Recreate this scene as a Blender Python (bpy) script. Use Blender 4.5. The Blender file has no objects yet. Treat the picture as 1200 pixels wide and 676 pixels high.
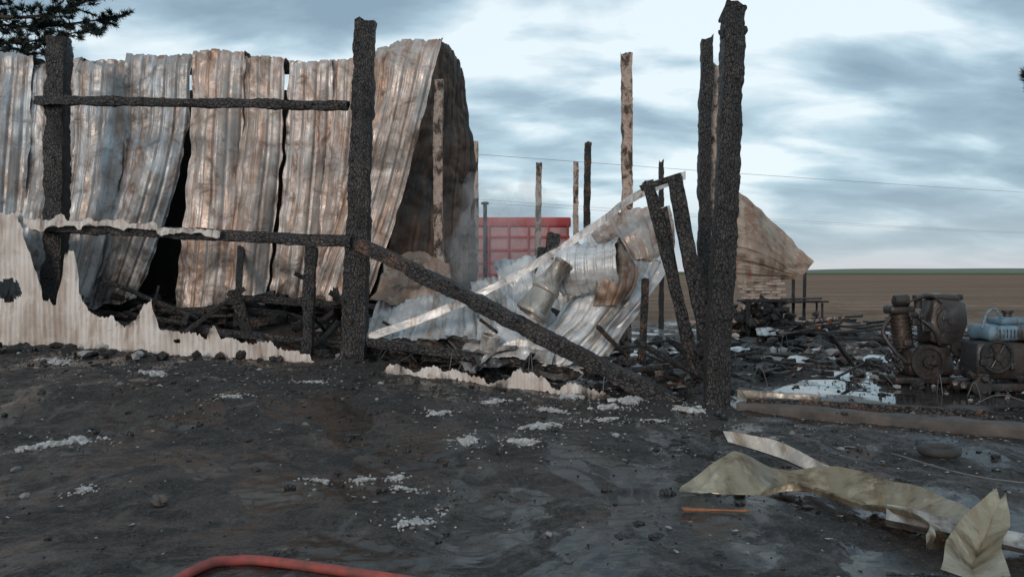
import bpy, math, random
from mathutils import Vector, Matrix, noise
R = random.Random(11)
scene = bpy.context.scene
V = Vector

# ------------------------------------------------------------------ helpers
def sstep(a, b, x):
    if a == b: return 0.0
    t = max(0.0, min(1.0, (x-a)/(b-a)))
    return t*t*(3-2*t)
def lerp(a, b, t): return a+(b-a)*t
def interp(tab, x):
    if x <= tab[0][0]: return tab[0][1]
    for (x0, y0), (x1, y1) in zip(tab, tab[1:]):
        if x <= x1: return lerp(y0, y1, (x-x0)/(x1-x0) if x1 > x0 else 0)
    return tab[-1][1]
def yf(x):   # building front line
    return 11.8+(-2.18-x)*0.2516 if x < -2.18 else 10+(2.38-x)*0.395
HT = [(-8, .50), (-2.2, .36), (0.5, .17), (2.4, 0.02), (3, 0)]
def g0(x, y):
    h = interp(HT, x)*sstep(5.5, 12, y)*(1-sstep(28, 50, y))
    b = y-yf(x)
    m = sstep(.2, 1.2, b)*(1-sstep(2.6, 4.2, b))*(1-sstep(1.6, 3.0, x))*sstep(-14, -11, x)
    h += m*lerp(.36, .04, sstep(-2.8, -1.8, x))
    return h
def g(x, y):
    h = g0(x, y)
    if y < 40 and abs(x) < 30:
        near = 1-sstep(25, 40, y)
        p = V((x, y, 0))
        clod = max(0, noise.noise(p*1.1+V((8, 3, 0)))+.15)
        h += near*(.050*noise.noise(p*.7)+.022*noise.noise(p*2.0)+.012*noise.noise(p*6)+(.008+.020*clod)*noise.noise(p*14)+.018*clod*noise.noise(p*27))
        b = y-yf(x)
        ridge = math.exp(-((b+.2)/.35)**2)*(1-sstep(2.3, 3.2, x))
        h += ridge*(.02+.08*abs(noise.noise(p*3.1+V((5, 1, 0)))))
        ins = sstep(.1, 1, b)*(1-sstep(4, 7, b))*(1-sstep(1.6, 3, x))
        h += ins*.15*abs(noise.noise(p*2.5+V((0, 9, 2))))
        for cx, cy, r in ((-7.5, 1.0, 6.6), (-7.5, 1.0, 8.3), (-7.5, 1.0, 8.7)):
            d = abs(math.hypot(x-cx, y-cy)-r)
            h -= .035*math.exp(-(d/.13)**2)*(1-sstep(8, 10, y))*(.7+.6*noise.noise(p*2))
    return h

class Acc:
    def __init__(s, name, mats):
        s.name, s.mats = name, mats
        s.v, s.f, s.m, s.uv, s.t, s.sm = [], [], [], [], [], []
    def add(s, vs, fs, mi=0, uv=None, tone=.5, smooth=True):
        o = len(s.v)
        s.v += [tuple(v) for v in vs]
        s.uv += uv if uv else [(v[0], v[2]) for v in vs]
        s.t += tone if isinstance(tone, list) else [tone]*len(vs)
        for f in fs:
            s.f.append(tuple(i+o for i in f)); s.m.append(mi); s.sm.append(smooth)
    def build(s, parent=None, sharp=None):
        me = bpy.data.meshes.new(s.name)
        me.from_pydata(s.v, [], s.f)
        for m in s.mats: me.materials.append(m)
        me.polygons.foreach_set("material_index", s.m)
        me.polygons.foreach_set("use_smooth", s.sm)
        ul = me.uv_layers.new(name="UVMap")
        li = [0]*len(me.loops); me.loops.foreach_get("vertex_index", li)
        flat = []
        for i in li: flat += s.uv[i]
        ul.data.foreach_set("uv", flat)
        a = me.attributes.new("tone", 'FLOAT', 'POINT')
        a.data.foreach_set("value", s.t)
        me.update()
        if sharp: me.set_sharp_from_angle(angle=math.radians(sharp))
        ob = bpy.data.objects.new(s.name, me)
        scene.collection.objects.link(ob)
        if parent: ob.parent = parent
        return ob

def cr(p, t):
    n = len(p)-1
    t = max(0, min(n-1e-6, t*n)); i = int(t); f = t-i
    p1, p2 = p[i], p[i+1]
    p0 = p[i-1] if i > 0 else p1*2-p2
    p3 = p[i+2] if i+2 <= n else p2*2-p1
    return .5*((2*p1)+(p2-p0)*f+(2*p0-5*p1+4*p2-p3)*f*f+(3*p1-p0-3*p2+p3)*f*f*f)
def li_(p, t):
    n = len(p)-1
    t = max(0, min(n-1e-6, t*n)); i = int(t)
    return p[i].lerp(p[i+1], t-i)

def rib(u, pitch, kind):
    ph = (u/pitch) % 1.0
    if kind == 'sin': return math.cos(ph*2*math.pi)
    d = abs(ph-.5)*2
    return 1-sstep(.12, .30, d)+.25*(1-sstep(.0, .12, abs(d-.75)))

def panel(acc, ctrl, nu, nv, pitch=.2, amp=.02, mi=0, tone=.5, crumple=.03, seed=0, kind='trap', ragged=.03, cut=None, axis='u', dents=.0, tonef=None, fold=False):
    C = [[V(p) for p in r] for r in ctrl]
    G = []
    for j in range(nv+1):
        t = j/nv
        row = [(li_ if fold else cr)([C[r][c] for r in range(len(C))], t) for c in range(len(C[0]))]
        if fold: G.append([cr(row, i/nu)*.45+li_(row, i/nu)*.55 for i in range(nu+1)])
        else: G.append([cr(row, i/nu) for i in range(nu+1)])
    W = sum((G[nv//2][i+1]-G[nv//2][i]).length for i in range(nu))
    L = sum((G[j+1][nu//2]-G[j][nu//2]).length for j in range(nv))
    vs, uv, tn = [], [], []
    so = V((seed*7.3, seed*3.1, seed*1.7))
    for j in range(nv+1):
        for i in range(nu+1):
            a = G[j][min(i+1, nu)]-G[j][max(i-1, 0)]
            b = G[min(j+1, nv)][i]-G[max(j-1, 0)][i]
            n = a.cross(b)
            n = n.normalized() if n.length > 1e-9 else V((0, -1, 0))
            p = G[j][i]
            u, v = W*i/nu, L*j/nv
            d = amp*rib(u if axis == 'u' else v, pitch, kind)
            d += crumple*(noise.noise(p*1.1+so)+.45*noise.noise(p*3.1+so)+.2*noise.noise(p*8+so))
            if dents:
                q = noise.noise(V((p.x*1.2, p.y*1.2, p.z*2.2))+so*2)
                d += dents*(1-min(1, abs(q)*6))   # creases
            if j == 0 or j == nv: p = p+b.normalized()*ragged*noise.noise(p*5+so)*2
            if i == 0 or i == nu: p = p+a.normalized()*ragged*.6*noise.noise(p*4+so)
            vs.append(p+n*d); uv.append((u+seed*3.7, v))
            ed = min(u, W-u)
            tn.append(tone+.16*(1-sstep(0, .09, ed))*(.5+noise.noise(p*2+so)) + (tonef(i/nu, j/nv) if tonef else 0))
    fs = []
    for j in range(nv):
        for i in range(nu):
            if cut and cut(W*(i+.5)/nu, L*(j+.5)/nv, W, L): continue
            k = j*(nu+1)+i
            fs.append((k, k+1, k+nu+2, k+nu+1))
    acc.add(vs, fs, mi, uv, tn, True)

def frame(d, ref=None):
    d = d.normalized()
    r = V(ref) if ref else (V((0, 1, 0)) if abs(d.z) > .9 else V((0, 0, 1)))
    a = d.cross(r).normalized(); b = a.cross(d).normalized()
    return d, a, b

def beam(acc, p0, p1, w, h, mi=0, rough=.014, tone=.5, taper=1.0, ref=None, ragged=.05, step=.07, w1=None):
    p0, p1 = V(p0), V(p1); D = p1-p0; L = D.length
    d, a, b = frame(D, ref)
    n = max(2, int(L/step))
    sec = [(-.97, -.97), (-.5, -1.0), (0, -1.0), (.5, -1.0), (.97, -.97), (1.0, -.35), (1.0, .35), (.97, .97), (.5, 1.0), (0, 1), (-.5, 1.0), (-.97, .97), (-1.0, .35), (-1.0, -.35)]
    m = len(sec); vs = []; uv = []
    bend = V((noise.noise(p0*3), noise.noise(p1*3), noise.noise((p0+p1)*2)))*.015*min(L, 3)
    for j in range(n+1):
        t = j/n; s = lerp(1, taper, t)
        c = p0+D*t+bend*math.sin(math.pi*t)
        c += (a*noise.noise(c*1.1)+b*noise.noise(c*1.1+V((3, 3, 3))))*rough*.45
        s2 = s*(1+.05*noise.noise(c*2.2+V((7, 2, 5))))
        for k, (x, y) in enumerate(sec):
            q = c+a*(x*w*.5*s2)+b*(y*h*.5*s2)
            nn = .7*noise.noise(q*4)+.45*noise.noise(q*14)+.25*noise.noise(q*31)
            corner = .45+1.0*(abs(x*y))
            bite = max(0, noise.noise(q*2.6+V((11, 4, 2)))-.28)*2.2*abs(x*y)
            q += (a*x+b*y)*rough*((nn-.15)*.6*corner-bite)
            if j == n or j == 0: q += d*ragged*noise.noise(q*14)*(1 if j else -1)
            vs.append(q); uv.append((k/m*2*(w+h), t*L))
    fs = []
    for j in range(n):
        for k in range(m):
            fs.append((j*m+k, j*m+(k+1) % m, (j+1)*m+(k+1) % m, (j+1)*m+k))
    fs.append(tuple(range(m))[::-1]); fs.append(tuple(n*m+k for k in range(m)))
    acc.add(vs, fs, mi, uv, tone, True)

def tube(acc, pts, r, mi=0, n=10, seg=24, tone=.5, r1=None):
    P = [V(p) for p in pts]
    if len(P) > 2: Q = [cr(P, i/seg) for i in range(seg+1)]
    else: Q = P
    vs = []; m = len(Q); last = None
    for i, q in enumerate(Q):
        d = (Q[min(i+1, m-1)]-Q[max(i-1, 0)]).normalized()
        if last is None: _, a, b = frame(d)
        else:
            a = (last-d*last.dot(d)).normalized(); b = a.cross(d).normalized()
        last = a
        rr = r if r1 is None else lerp(r, r1, i/(m-1))
        for k in range(n):
            t = 2*math.pi*k/n
            vs.append(q+a*math.cos(t)*rr+b*math.sin(t)*rr)
    fs = [(i*n+k, i*n+(k+1) % n, (i+1)*n+(k+1) % n, (i+1)*n+k) for i in range(m-1) for k in range(n)]
    fs.append(tuple(range(n))[::-1]); fs.append(tuple((m-1)*n+k for k in range(n)))
    acc.add(vs, fs, mi, None, tone, True)

def lathe(acc, p0, ax, prof, mi=0, n=28, tone=.5, dent=0, cap=True):
    p0 = V(p0); d, a, b = frame(V(ax)); vs = []
    for t, r in prof:
        for k in range(n):
            th = 2*math.pi*k/n
            q = p0+d*t+a*math.cos(th)*r+b*math.sin(th)*r
            if dent: q += (a*math.cos(th)+b*math.sin(th))*dent*noise.noise(q*4)
            vs.append(q)
    m = len(prof)
    fs = [(i*n+k, i*n+(k+1) % n, (i+1)*n+(k+1) % n, (i+1)*n+k) for i in range(m-1) for k in range(n)]
    if cap: fs.append(tuple(range(n))[::-1]); fs.append(tuple((m-1)*n+k for k in range(n)))
    acc.add(vs, fs, mi, None, tone, True)

def rbox(acc, c, size, r=.04, mi=0, rot=None, n=6, tone=.5, dent=.0):
    c = V(c); M = rot if rot else Matrix.Identity(3)
    hx = [s/2 for s in size]; r = min(r, min(hx)*.99)
    vs, fs = [], []
    for ax in range(3):
        for sg in (-1, 1):
            o = len(vs)
            ss = [-1, -.97, -.9, -.5, 0, .5, .9, .97, 1]
            ns = len(ss)
            for i in ss:
                for j in ss:
                    p = [0, 0, 0]; p[ax] = sg; p[(ax+1) % 3] = i; p[(ax+2) % 3] = j
                    P = V([p[k]*hx[k] for k in range(3)])
                    inn = V([max(-hx[k]+r, min(hx[k]-r, P[k])) for k in range(3)])
                    dd = P-inn
                    if dd.length > 1e-9: P = inn+dd.normalized()*r
                    W = M @ P+c
                    if dent: W += dd.normalized()*dent*noise.noise(W*5) if dd.length > 1e-9 else V((0, 0, 0))
                    vs.append(W)
            for i in range(ns-1):
                for j in range(ns-1):
                    f = (o+i*ns+j, o+(i+1)*ns+j, o+(i+1)*ns+j+1, o+i*ns+j+1)
                    fs.append(f if sg > 0 else f[::-1])
    acc.add(vs, fs, mi, None, tone, True)

import bmesh
bm = bmesh.new(); bmesh.ops.create_icosphere(bm, subdivisions=1, radius=1)
ICO = ([v.co.copy() for v in bm.verts], [tuple(v.index for v in f.verts) for f in bm.faces]); bm.free()
bm = bmesh.new(); bmesh.ops.create_icosphere(bm, subdivisions=3, radius=1)
ICO3 = ([v.co.copy() for v in bm.verts], [tuple(v.index for v in f.verts) for f in bm.faces]); bm.free()
def chunk(acc, c, s, mi=0, tone=.5, hi=False, rough=.45, smooth=False):
    c = V(c); src = ICO3 if hi else ICO
    M = Matrix.Rotation(R.uniform(0, 6.28), 3, 'Z')
    so = V((R.uniform(0, 50), R.uniform(0, 50), R.uniform(0, 50)))
    vs = []
    for v in src[0]:
        k = 1+rough*(noise.noise(v*1.3+so)*1.4+(noise.noise(v*4+so)*.7+noise.noise(v*9+so)*.35 if hi else 0))
        p = V((v.x*s[0], v.y*s[1], v.z*s[2]))*k
        vs.append(M @ p+c)
    acc.add(vs, src[1], mi, None, tone, smooth)

def flake(acc, c, r, mi=0, tone=.5, lift=.03):
    c = V(c); n = R.randint(6, 10); a0 = R.uniform(0, 6.28); el = R.uniform(.35, 1); rot = R.uniform(0, 3.14)
    tl = V((R.uniform(-lift, lift), R.uniform(-lift, lift)))
    vs = [c+V((0, 0, r*.12))]
    for k in range(n):
        t = a0+k/n*2*math.pi; rr = r*R.uniform(.5, 1.15)
        x, y = math.cos(t)*rr, math.sin(t)*rr*el
        X = x*math.cos(rot)-y*math.sin(rot); Y = x*math.sin(rot)+y*math.cos(rot)
        vs.append(c+V((X, Y, .004+X*tl[0]*8+Y*tl[1]*8+R.uniform(0, lift))))
    acc.add(vs, [(0, 1+k, 1+(k+1) % n) for k in range(n)], mi, None, tone, False)

# ------------------------------------------------------------------ materials
class NT:
    def __init__(s, name):
        s.mat = bpy.data.materials.new(name); s.mat.use_nodes = True
        s.nt = s.mat.node_tree; s.b = s.nt.nodes["Principled BSDF"]
    def n(s, t, **k):
        nd = s.nt.nodes.new(t)
        for a, b in k.items(): setattr(nd, a, b)
        return nd
    def l(s, a, b): s.nt.links.new(a, b)
    def noise(s, vec, sc, det=6, rough=.6, dist=0):
        nd = s.n('ShaderNodeTexNoise'); nd.inputs['Scale'].default_value = sc
        nd.inputs['Detail'].default_value = det; nd.inputs['Roughness'].default_value = rough
        nd.inputs['Distortion'].default_value = dist
        if vec is not None: s.l(vec, nd.inputs['Vector'])
        return nd.outputs['Fac']
    def ramp(s, fac, stops):
        nd = s.n('ShaderNodeValToRGB'); e = nd.color_ramp.elements
        while len(e) < len(stops): e.new(.5)
        for k, (p, c) in enumerate(stops):
            e[k].position = p; e[k].color = (c, c, c, 1) if not isinstance(c, tuple) else (*c, 1)
        s.l(fac, nd.inputs['Fac']); return nd.outputs['Color']
    def mix(s, fac, a, b, mode='MIX'):
        nd = s.n('ShaderNodeMix', data_type='RGBA', blend_type=mode)
        for sock, val in ((nd.inputs[0], fac), (nd.inputs[6], a), (nd.inputs[7], b)):
            if isinstance(val, (int, float)): sock.default_value = val
            elif isinstance(val, tuple): sock.default_value = (*val, 1)
            else: s.l(val, sock)
        return nd.outputs[2]
    def math(s, op, a, b=0, clamp=False):
        nd = s.n('ShaderNodeMath', operation=op, use_clamp=clamp)
        for sock, val in ((nd.inputs[0], a), (nd.inputs[1], b)):
            if isinstance(val, (int, float)): sock.default_value = val
            else: s.l(val, sock)
        return nd.outputs[0]
    def mapv(s, vec, sc, loc=(0, 0, 0)):
        nd = s.n('ShaderNodeMapping'); nd.inputs['Scale'].default_value = sc; nd.inputs['Location'].default_value = loc
        s.l(vec, nd.inputs['Vector']); return nd.outputs[0]
    def bump(s, h, st=.5, dist=.02):
        nd = s.n('ShaderNodeBump')
        if isinstance(st, (int, float)): nd.inputs['Strength'].default_value = st
        else: s.l(st, nd.inputs['Strength'])
        nd.inputs['Distance'].default_value = dist
        s.l(h, nd.inputs['Height']); s.l(nd.outputs[0], s.b.inputs['Normal'])
    def set(s, **k):
        for a, v in k.items():
            sock = s.b.inputs[a.replace('_', ' ')]
            if isinstance(v, (int, float)): sock.default_value = v
            elif isinstance(v, tuple): sock.default_value = (*v, 1)
            else: s.l(v, sock)

def metal_mat(name, base, alt, rust, soot=.45, sootc=(.028, .025, .024), metallic=.35, rough=.5, rustamt=.5, bmp=.7):
    m = NT(name)
    tc = m.n('ShaderNodeTexCoord'); geo = m.n('ShaderNodeNewGeometry')
    at = m.n('ShaderNodeAttribute', attribute_name='tone')
    pos = geo.outputs['Position']; uv = tc.outputs['UV']
    streak = m.noise(m.mapv(uv, (3.2, .5, 1)), 1.6, 4, .62, .5)
    big = m.noise(m.mapv(pos, (1, 1, .7)), .8, 3, .6, .8)
    med = m.noise(pos, 2.6, 5, .72, .9)
    blot = m.noise(m.mapv(pos, (1, 1, .6), (7, 3, 1)), 6.5, 3, .65, .5)
    c = m.mix(m.ramp(big, [(.42, 0.0), (.54, 1.0)]), base, alt)
    c = m.mix(m.ramp(streak, [(.51-.12*rustamt, 0.0), (.64, .9)]), c, rust)
    c = m.mix(m.math('MULTIPLY', m.ramp(med, [(.53, 0.0), (.63, 1.0)]), rustamt), c, tuple(x*.5 for x in rust))
    c = m.mix(m.ramp(blot, [(.54, 0.0), (.68, .42)]), c, tuple(min(.75, x*1.35+.05) for x in base))
    sn = m.math('ADD', m.math('MULTIPLY', med, .5), m.math('MULTIPLY', streak, .35))
    sn = m.math('ADD', sn, m.math('MULTIPLY', m.math('SUBTRACT', 1, blot), .25))
    sn = m.math('ADD', sn, m.math('MULTIPLY', m.math('SUBTRACT', at.outputs['Fac'], .5), .7))
    c = m.mix(m.ramp(sn, [(.74-soot*.42, 0.0), (.87-soot*.30, .93)]), c, sootc)
    m.set(Base_Color=c, Metallic=metallic, Roughness=m.ramp(med, [(.35, rough-.12), (.65, min(1, rough+.25))]))
    m.bump(med, bmp, .03)
    return m.mat

M_SHEET = metal_mat("scorched_sheet_tan", (.50, .465, .445), (.36, .315, .285), (.33, .205, .145), soot=.42, rustamt=.5, metallic=.4, rough=.45)
M_SHEETB = metal_mat("scorched_sheet_bluegrey", (.41, .44, .465), (.30, .29, .285), (.27, .195, .155), soot=.42, rustamt=.4, metallic=.45, rough=.45)
M_RUSTSH = metal_mat("rusty_brown_sheet", (.34, .28, .23), (.24, .17, .13), (.25, .14, .09), soot=.42, rustamt=.7, metallic=.25)
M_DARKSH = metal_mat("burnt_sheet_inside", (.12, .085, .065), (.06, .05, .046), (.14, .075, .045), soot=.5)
M_LIGHT = metal_mat("galvanised_sheet", (.66, .67, .68), (.46, .47, .48), (.28, .23, .185), soot=.32, rustamt=.18, metallic=.4, rough=.42)
M_STRIP = metal_mat("dull_strip_metal", (.50, .49, .47), (.36, .34, .31), (.22, .17, .13), soot=.46, rustamt=.35, metallic=.55, rough=.32, bmp=.3)
M_WHITE = metal_mat("white_enamel_cladding", (.66, .61, .57), (.54, .49, .45), (.40, .32, .27), soot=.24, rustamt=.25, metallic=.0, rough=.7)
M_CREAM = metal_mat("scorched_flashing", (.36, .31, .225), (.24, .195, .135), (.22, .145, .08), soot=.52, rustamt=.55, metallic=.65, rough=.30, bmp=.3)
M_DUCT = metal_mat("smoked_duct_metal", (.44, .42, .38), (.28, .26, .23), (.2, .14, .1), soot=.42, rustamt=.4, metallic=.5, rough=.4)
M_ENGINE = metal_mat("burnt_engine_metal", (.060, .057, .057), (.038, .038, .04), (.08, .058, .048), soot=.3, metallic=.55, rough=.42)
M_BLUE = metal_mat("faded_blue_paint", (.10, .20, .28), (.14, .22, .28), (.08, .07, .06), soot=.42, rustamt=.3, metallic=.2, rough=.45)

def char_mat(name, c0=(.012, .0115, .012), c1=(.052, .047, .046), brown=(.09, .05, .03), ba=.0, rough=.5, vs=21, spot=(.3, .28, .27)):
    m = NT(name); geo = m.n('ShaderNodeNewGeometry'); pos = geo.outputs['Position']
    tc = m.n('ShaderNodeTexCoord')
    vo = m.n('ShaderNodeTexVoronoi', feature='DISTANCE_TO_EDGE'); vo.inputs['Scale'].default_value = vs
    wob = m.n('ShaderNodeVectorMath', operation='ADD')
    nz = m.n('ShaderNodeTexNoise'); nz.inputs['Scale'].default_value = 9; nz.inputs['Detail'].default_value = 1
    m.l(pos, nz.inputs['Vector']); sc = m.n('ShaderNodeVectorMath', operation='SCALE'); sc.inputs['Scale'].default_value = .08
    m.l(nz.outputs['Color'], sc.inputs[0]); m.l(m.mapv(tc.outputs['UV'], (1.4, .8, 1)), wob.inputs[0]); m.l(sc.outputs[0], wob.inputs[1])
    m.l(wob.outputs[0], vo.inputs['Vector'])
    e = m.ramp(vo.outputs['Distance'], [(.0, 0.0), (.13, 1.0)])
    n1 = m.noise(pos, 3.2, 4, .7); n2 = m.noise(pos, 34, 3, .7)
    c = m.mix(m.ramp(n2, [(.35, 0.0), (.75, 1.0)]), c0, c1)
    c = m.mix(m.ramp(n1, [(.54, 0.0), (.66, .7)]), c, (.085, .072, .066))
    if ba > 0: c = m.mix(m.ramp(n1, [(.62-ba*.3, 0.0), (.70-ba*.25, 1.0)]), c, brown)
    c = m.mix(m.ramp(n2, [(.66, 0.0), (.74, .45)]), c, spot)
    c = m.mix(m.math('MULTIPLY', m.math('SUBTRACT', 1, e), .8), c, (.004, .004, .004))
    m.set(Base_Color=c, Roughness=m.ramp(n2, [(.3, rough-.15), (.7, .85)]))
    m.bump(m.math('ADD', m.math('MULTIPLY', e, .8), m.math('MULTIPLY', n2, .6)), .85, .016)
    return m.mat
M_CHAR = char_mat("charred_timber")
M_CHARB = char_mat("charred_timber_brown", ba=.5, brown=(.12, .068, .045))
def pale_mat():
    m = NT("scorched_pale_post"); pos = m.n('ShaderNodeNewGeometry').outputs['Position']
    a = m.noise(m.mapv(pos, (1, 1, .6)), 7, 5, .7, .4); b = m.noise(pos, 30, 3, .7)
    c = m.mix(m.ramp(a, [(.42, 0.0), (.52, 1.0)]), (.05, .032, .025), (.44, .34, .28))
    c = m.mix(m.ramp(b, [(.5, 0.0), (.7, .8)]), c, (.12, .08, .06))
    m.set(Base_Color=c, Roughness=.8); m.bump(m.math('ADD', a, b), .6, .02); return m.mat
M_PALEP = pale_mat()
M_ASH = NT("pale_ash")
_p = M_ASH.n('ShaderNodeNewGeometry').outputs['Position']
_a = M_ASH.noise(_p, 18, 4, .7); _at = M_ASH.n('ShaderNodeAttribute', attribute_name='tone').outputs['Fac']
_c = M_ASH.mix(_a, (.20, .195, .195), (.64, .63, .62)); _c = M_ASH.mix(M_ASH.math('MULTIPLY', _at, .85), _c, (.07, .065, .06))
M_ASH.set(Base_Color=_c, Roughness=.95); M_ASH = M_ASH.mat

def simple(name, c, c2=None, rough=.6, metallic=0, sc=8, bump=.3):
    m = NT(name); pos = m.n('ShaderNodeNewGeometry').outputs['Position']
    n = m.noise(pos, sc, 4, .7)
    m.set(Base_Color=m.mix(m.ramp(n, [(.3, 0.0), (.7, 1.0)]), c, c2 or tuple(x*.6 for x in c)), Roughness=rough, Metallic=metallic)
    if bump: m.bump(n, bump, .01)
    return m.mat
M_RED = simple("red_vehicle_paint", (.46, .05, .05), (.32, .045, .045), .5, sc=3)
M_PINK = simple("faded_pale_panel", (.48, .30, .30), (.42, .19, .20), .6, sc=3)
M_RUB = simple("rubber", (.022, .022, .022), (.045, .043, .04), .8, sc=12)
M_GLASS = simple("dark_window_glass", (.02, .025, .03), rough=.1)
M_HOSE = simple("red_hose_fabric", (.36, .065, .05), (.13, .045, .04), .7, sc=9, bump=.6)
M_BRICK = simple("pale_clay_brick", (.52, .42, .36), (.36, .28, .24), .85, sc=6)
M_STICK = simple("bare_orange_wood", (.36, .13, .05), (.2, .08, .04), .8, sc=20)
M_CONC = simple("sooty_concrete", (.12, .10, .088), (.03, .028, .027), .75, sc=2.5, bump=.6)
M_BARK = simple("pine_bark", (.07, .05, .04), (.03, .025, .02), .9, sc=12, bump=.8)
M_NEEDLE = simple("pine_needles", (.03, .05, .04), (.018, .03, .028), .7, sc=2, bump=0)
M_WIRE = simple("steel_wire", (.12, .12, .13), rough=.5, bump=0)
M_CABLE = simple("overhead_cable", (.26, .28, .30), rough=.6, bump=0)
M_POLE = simple("weathered_pole_wood", (.12, .10, .085), rough=.9)

m = NT("wet_sooty_floor"); pos = m.n('ShaderNodeNewGeometry').outputs['Position']
a = m.noise(pos, .8, 4, .6, .5); b = m.noise(pos, 9, 4, .7)
c = m.mix(m.ramp(a, [(.4, 0.0), (.65, 1.0)]), (.018, .017, .017), (.065, .058, .053))
c = m.mix(m.ramp(b, [(.55, 0.0), (.75, .7)]), c, (.12, .115, .11))
m.set(Base_Color=c, Roughness=m.ramp(a, [(.54, .04), (.62, .5)])); m.bump(b, m.ramp(a, [(.54, .015), (.62, .5)]), .015)
M_SLAB = m.mat

# ground
m = NT("burnt_yard_soil"); pos = m.n('ShaderNodeNewGeometry').outputs['Position']
sx = m.n('ShaderNodeSeparateXYZ'); m.l(pos, sx.inputs[0])
X, Y = sx.outputs[0], sx.outputs[1]
n1 = m.noise(pos, .5, 3, .6, .5); n2 = m.noise(pos, 2.8, 6, .76, .5); n3 = m.noise(pos, 42, 4, .8)
n5 = m.noise(m.mapv(pos, (1.5, .7, 1), (3.1, 1.2, 0)), 1.0, 6, .70, 1.4)
n6 = m.noise(m.mapv(pos, (1.0, .6, 1), (4.6, 7.3, 0)), .85, 5, .66, 1.0)
c = m.mix(m.ramp(n1, [(.42, 0.0), (.58, 1.0)]), (.032, .0285, .0275), (.082, .056, .042))
c = m.mix(m.ramp(n2, [(.42, 0.0), (.56, .85)]), c, (.0115, .011, .0105))
c = m.mix(m.ramp(n5, [(.575, 0.0), (.66, .6)]), c, (.16, .165, .17))
c = m.mix(m.ramp(n3, [(.52, 0.0), (.64, .8)]), c, (.13, .115, .105))
c = m.mix(m.ramp(n3, [(.34, .9), (.44, 0.0)]), c, (.005, .005, .005))
wetm = m.ramp(n6, [(.465, 1.0), (.50, 0.0)])
c = m.mix(m.math('MULTIPLY', wetm, .7), c, (.010, .009, .008))
fld = m.noise(m.mapv(pos, (.025, .35, 1)), 1, 5, .7)
fc = m.mix(m.ramp(fld, [(.35, 0.0), (.65, 1.0)]), (.15, .105, .078), (.30, .215, .16))
fc = m.mix(m.ramp(n2, [(.45, 0.0), (.7, .6)]), fc, (.14, .10, .075))
far = m.math('ADD', Y, m.math('MULTIPLY', m.math('SUBTRACT', n1, .5), 22))
fmask = m.ramp(m.math('DIVIDE', far, 60), [(.36, 0.0), (.5, 1.0)])
c = m.mix(fmask, c, fc)
gm = m.ramp(m.math('DIVIDE', m.math('ADD', Y, m.math('MULTIPLY', X, .12)), 1000), [(.36, 0.0), (.46, 1.0)])
c = m.mix(gm, c, m.mix(n1, (.10, .11, .06), (.12, .12, .07)))
wet = m.mix(wetm, m.ramp(n2, [(.40, .42), (.6, .9)]), m.ramp(n3, [(.4, .05), (.66, .24)]))
wet = m.mix(fmask, wet, (1, 1, 1))
m.set(Base_Color=c, Roughness=wet)
spn = m.math('MULTIPLY', m.math('SUBTRACT', 1, fmask), .5); m.l(spn, m.b.inputs['Specular IOR Level'])
bst = m.math('SUBTRACT', 1.0, m.math('MULTIPLY', wetm, .88))
m.bump(m.math('ADD', n3, n2), bst, .045)
M_GROUND = m.mat

# ------------------------------------------------------------------ ground sheet
def axis(dense0, dense1, st, outs):
    a = []; x = dense0
    while x <= dense1+1e-6: a.append(x); x += st
    return sorted([-o for o in outs])+a+outs
xs = axis(-9.5, 9.5, .042, [10, 11, 12.5, 14, 17, 20, 25, 30, 40, 60, 100, 200, 400, 900, 2000, 4000])
ys = [-4000, -1000, -200, -50, -10, 0, 2, 3]
y = 3.6
while y < 8: ys.append(y); y += .033
while y < 13.5: ys.append(y); y += .05
while y < 26: ys.append(y); y += .16
ys += [26, 28, 31, 35, 40, 46, 55, 70, 90, 120, 160, 220, 300, 400, 550, 800, 1200, 2000, 4000]
A = Acc("ground", [M_GROUND])
nx = len(xs)
vs = [V((x, y, g(x, y))) for y in ys for x in xs]
fs = [(j*nx+i, j*nx+i+1, (j+1)*nx+i+1, (j+1)*nx+i) for j in range(len(ys)-1) for i in range(nx-1)]
A.add(vs, fs); A.build()

M_HILL = simple("distant_crop_green", (.12, .14, .085), (.10, .115, .08), .9, sc=.01, bump=0)
A = Acc("distant_hill", [M_HILL])
vs = []; N = 120
for i in range(N+1):
    x = -500+2200*i/N
    h = .3+4.5*sstep(200, 420, x)*(1-sstep(520, 1100, x))+.8*noise.noise(V((x*.006, 0, 0)))
    vs += [V((x, 860, -.5)), V((x, 960, max(.1, h))), V((x, 1200, -.5))]
fs = []
for i in range(N):
    for k in range(2): fs.append((i*3+k, (i+1)*3+k, (i+1)*3+k+1, i*3+k+1))
A.add(vs, fs); A.build()

# ------------------------------------------------------------------ concrete floor slab + kerb edge
A = Acc("concrete_floor_slab", [M_SLAB, M_CONC])
k0, k1 = V((2.55, 9.72, 0)), V((8.6, 5.6, 0))
kd = (k1-k0).normalized(); kn = V((-kd.y, kd.x, 0))
nu, nv = 90, 60
vs = []
for j in range(nv+1):
    for i in range(nu+1):
        p = k0+(k1-k0)*(i/nu)+kn*(.2+j/nv*8.5)
        vs.append(V((p.x, p.y, .085+.010*noise.noise(p*1.3)+.003*noise.noise(p*6)-.2*sstep(.8, 1, j/nv))))
fs = [(j*(nu+1)+i, j*(nu+1)+i+1, (j+1)*(nu+1)+i+1, (j+1)*(nu+1)+i) for j in range(nv) for i in range(nu)]
A.add(vs, fs, 0)
beam(A, k0+V((0, 0, .03))+kn*.1, k1+V((0, 0, .03))+kn*.1, .22, .17, 1, rough=.035, step=.06)
A.build()

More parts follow.
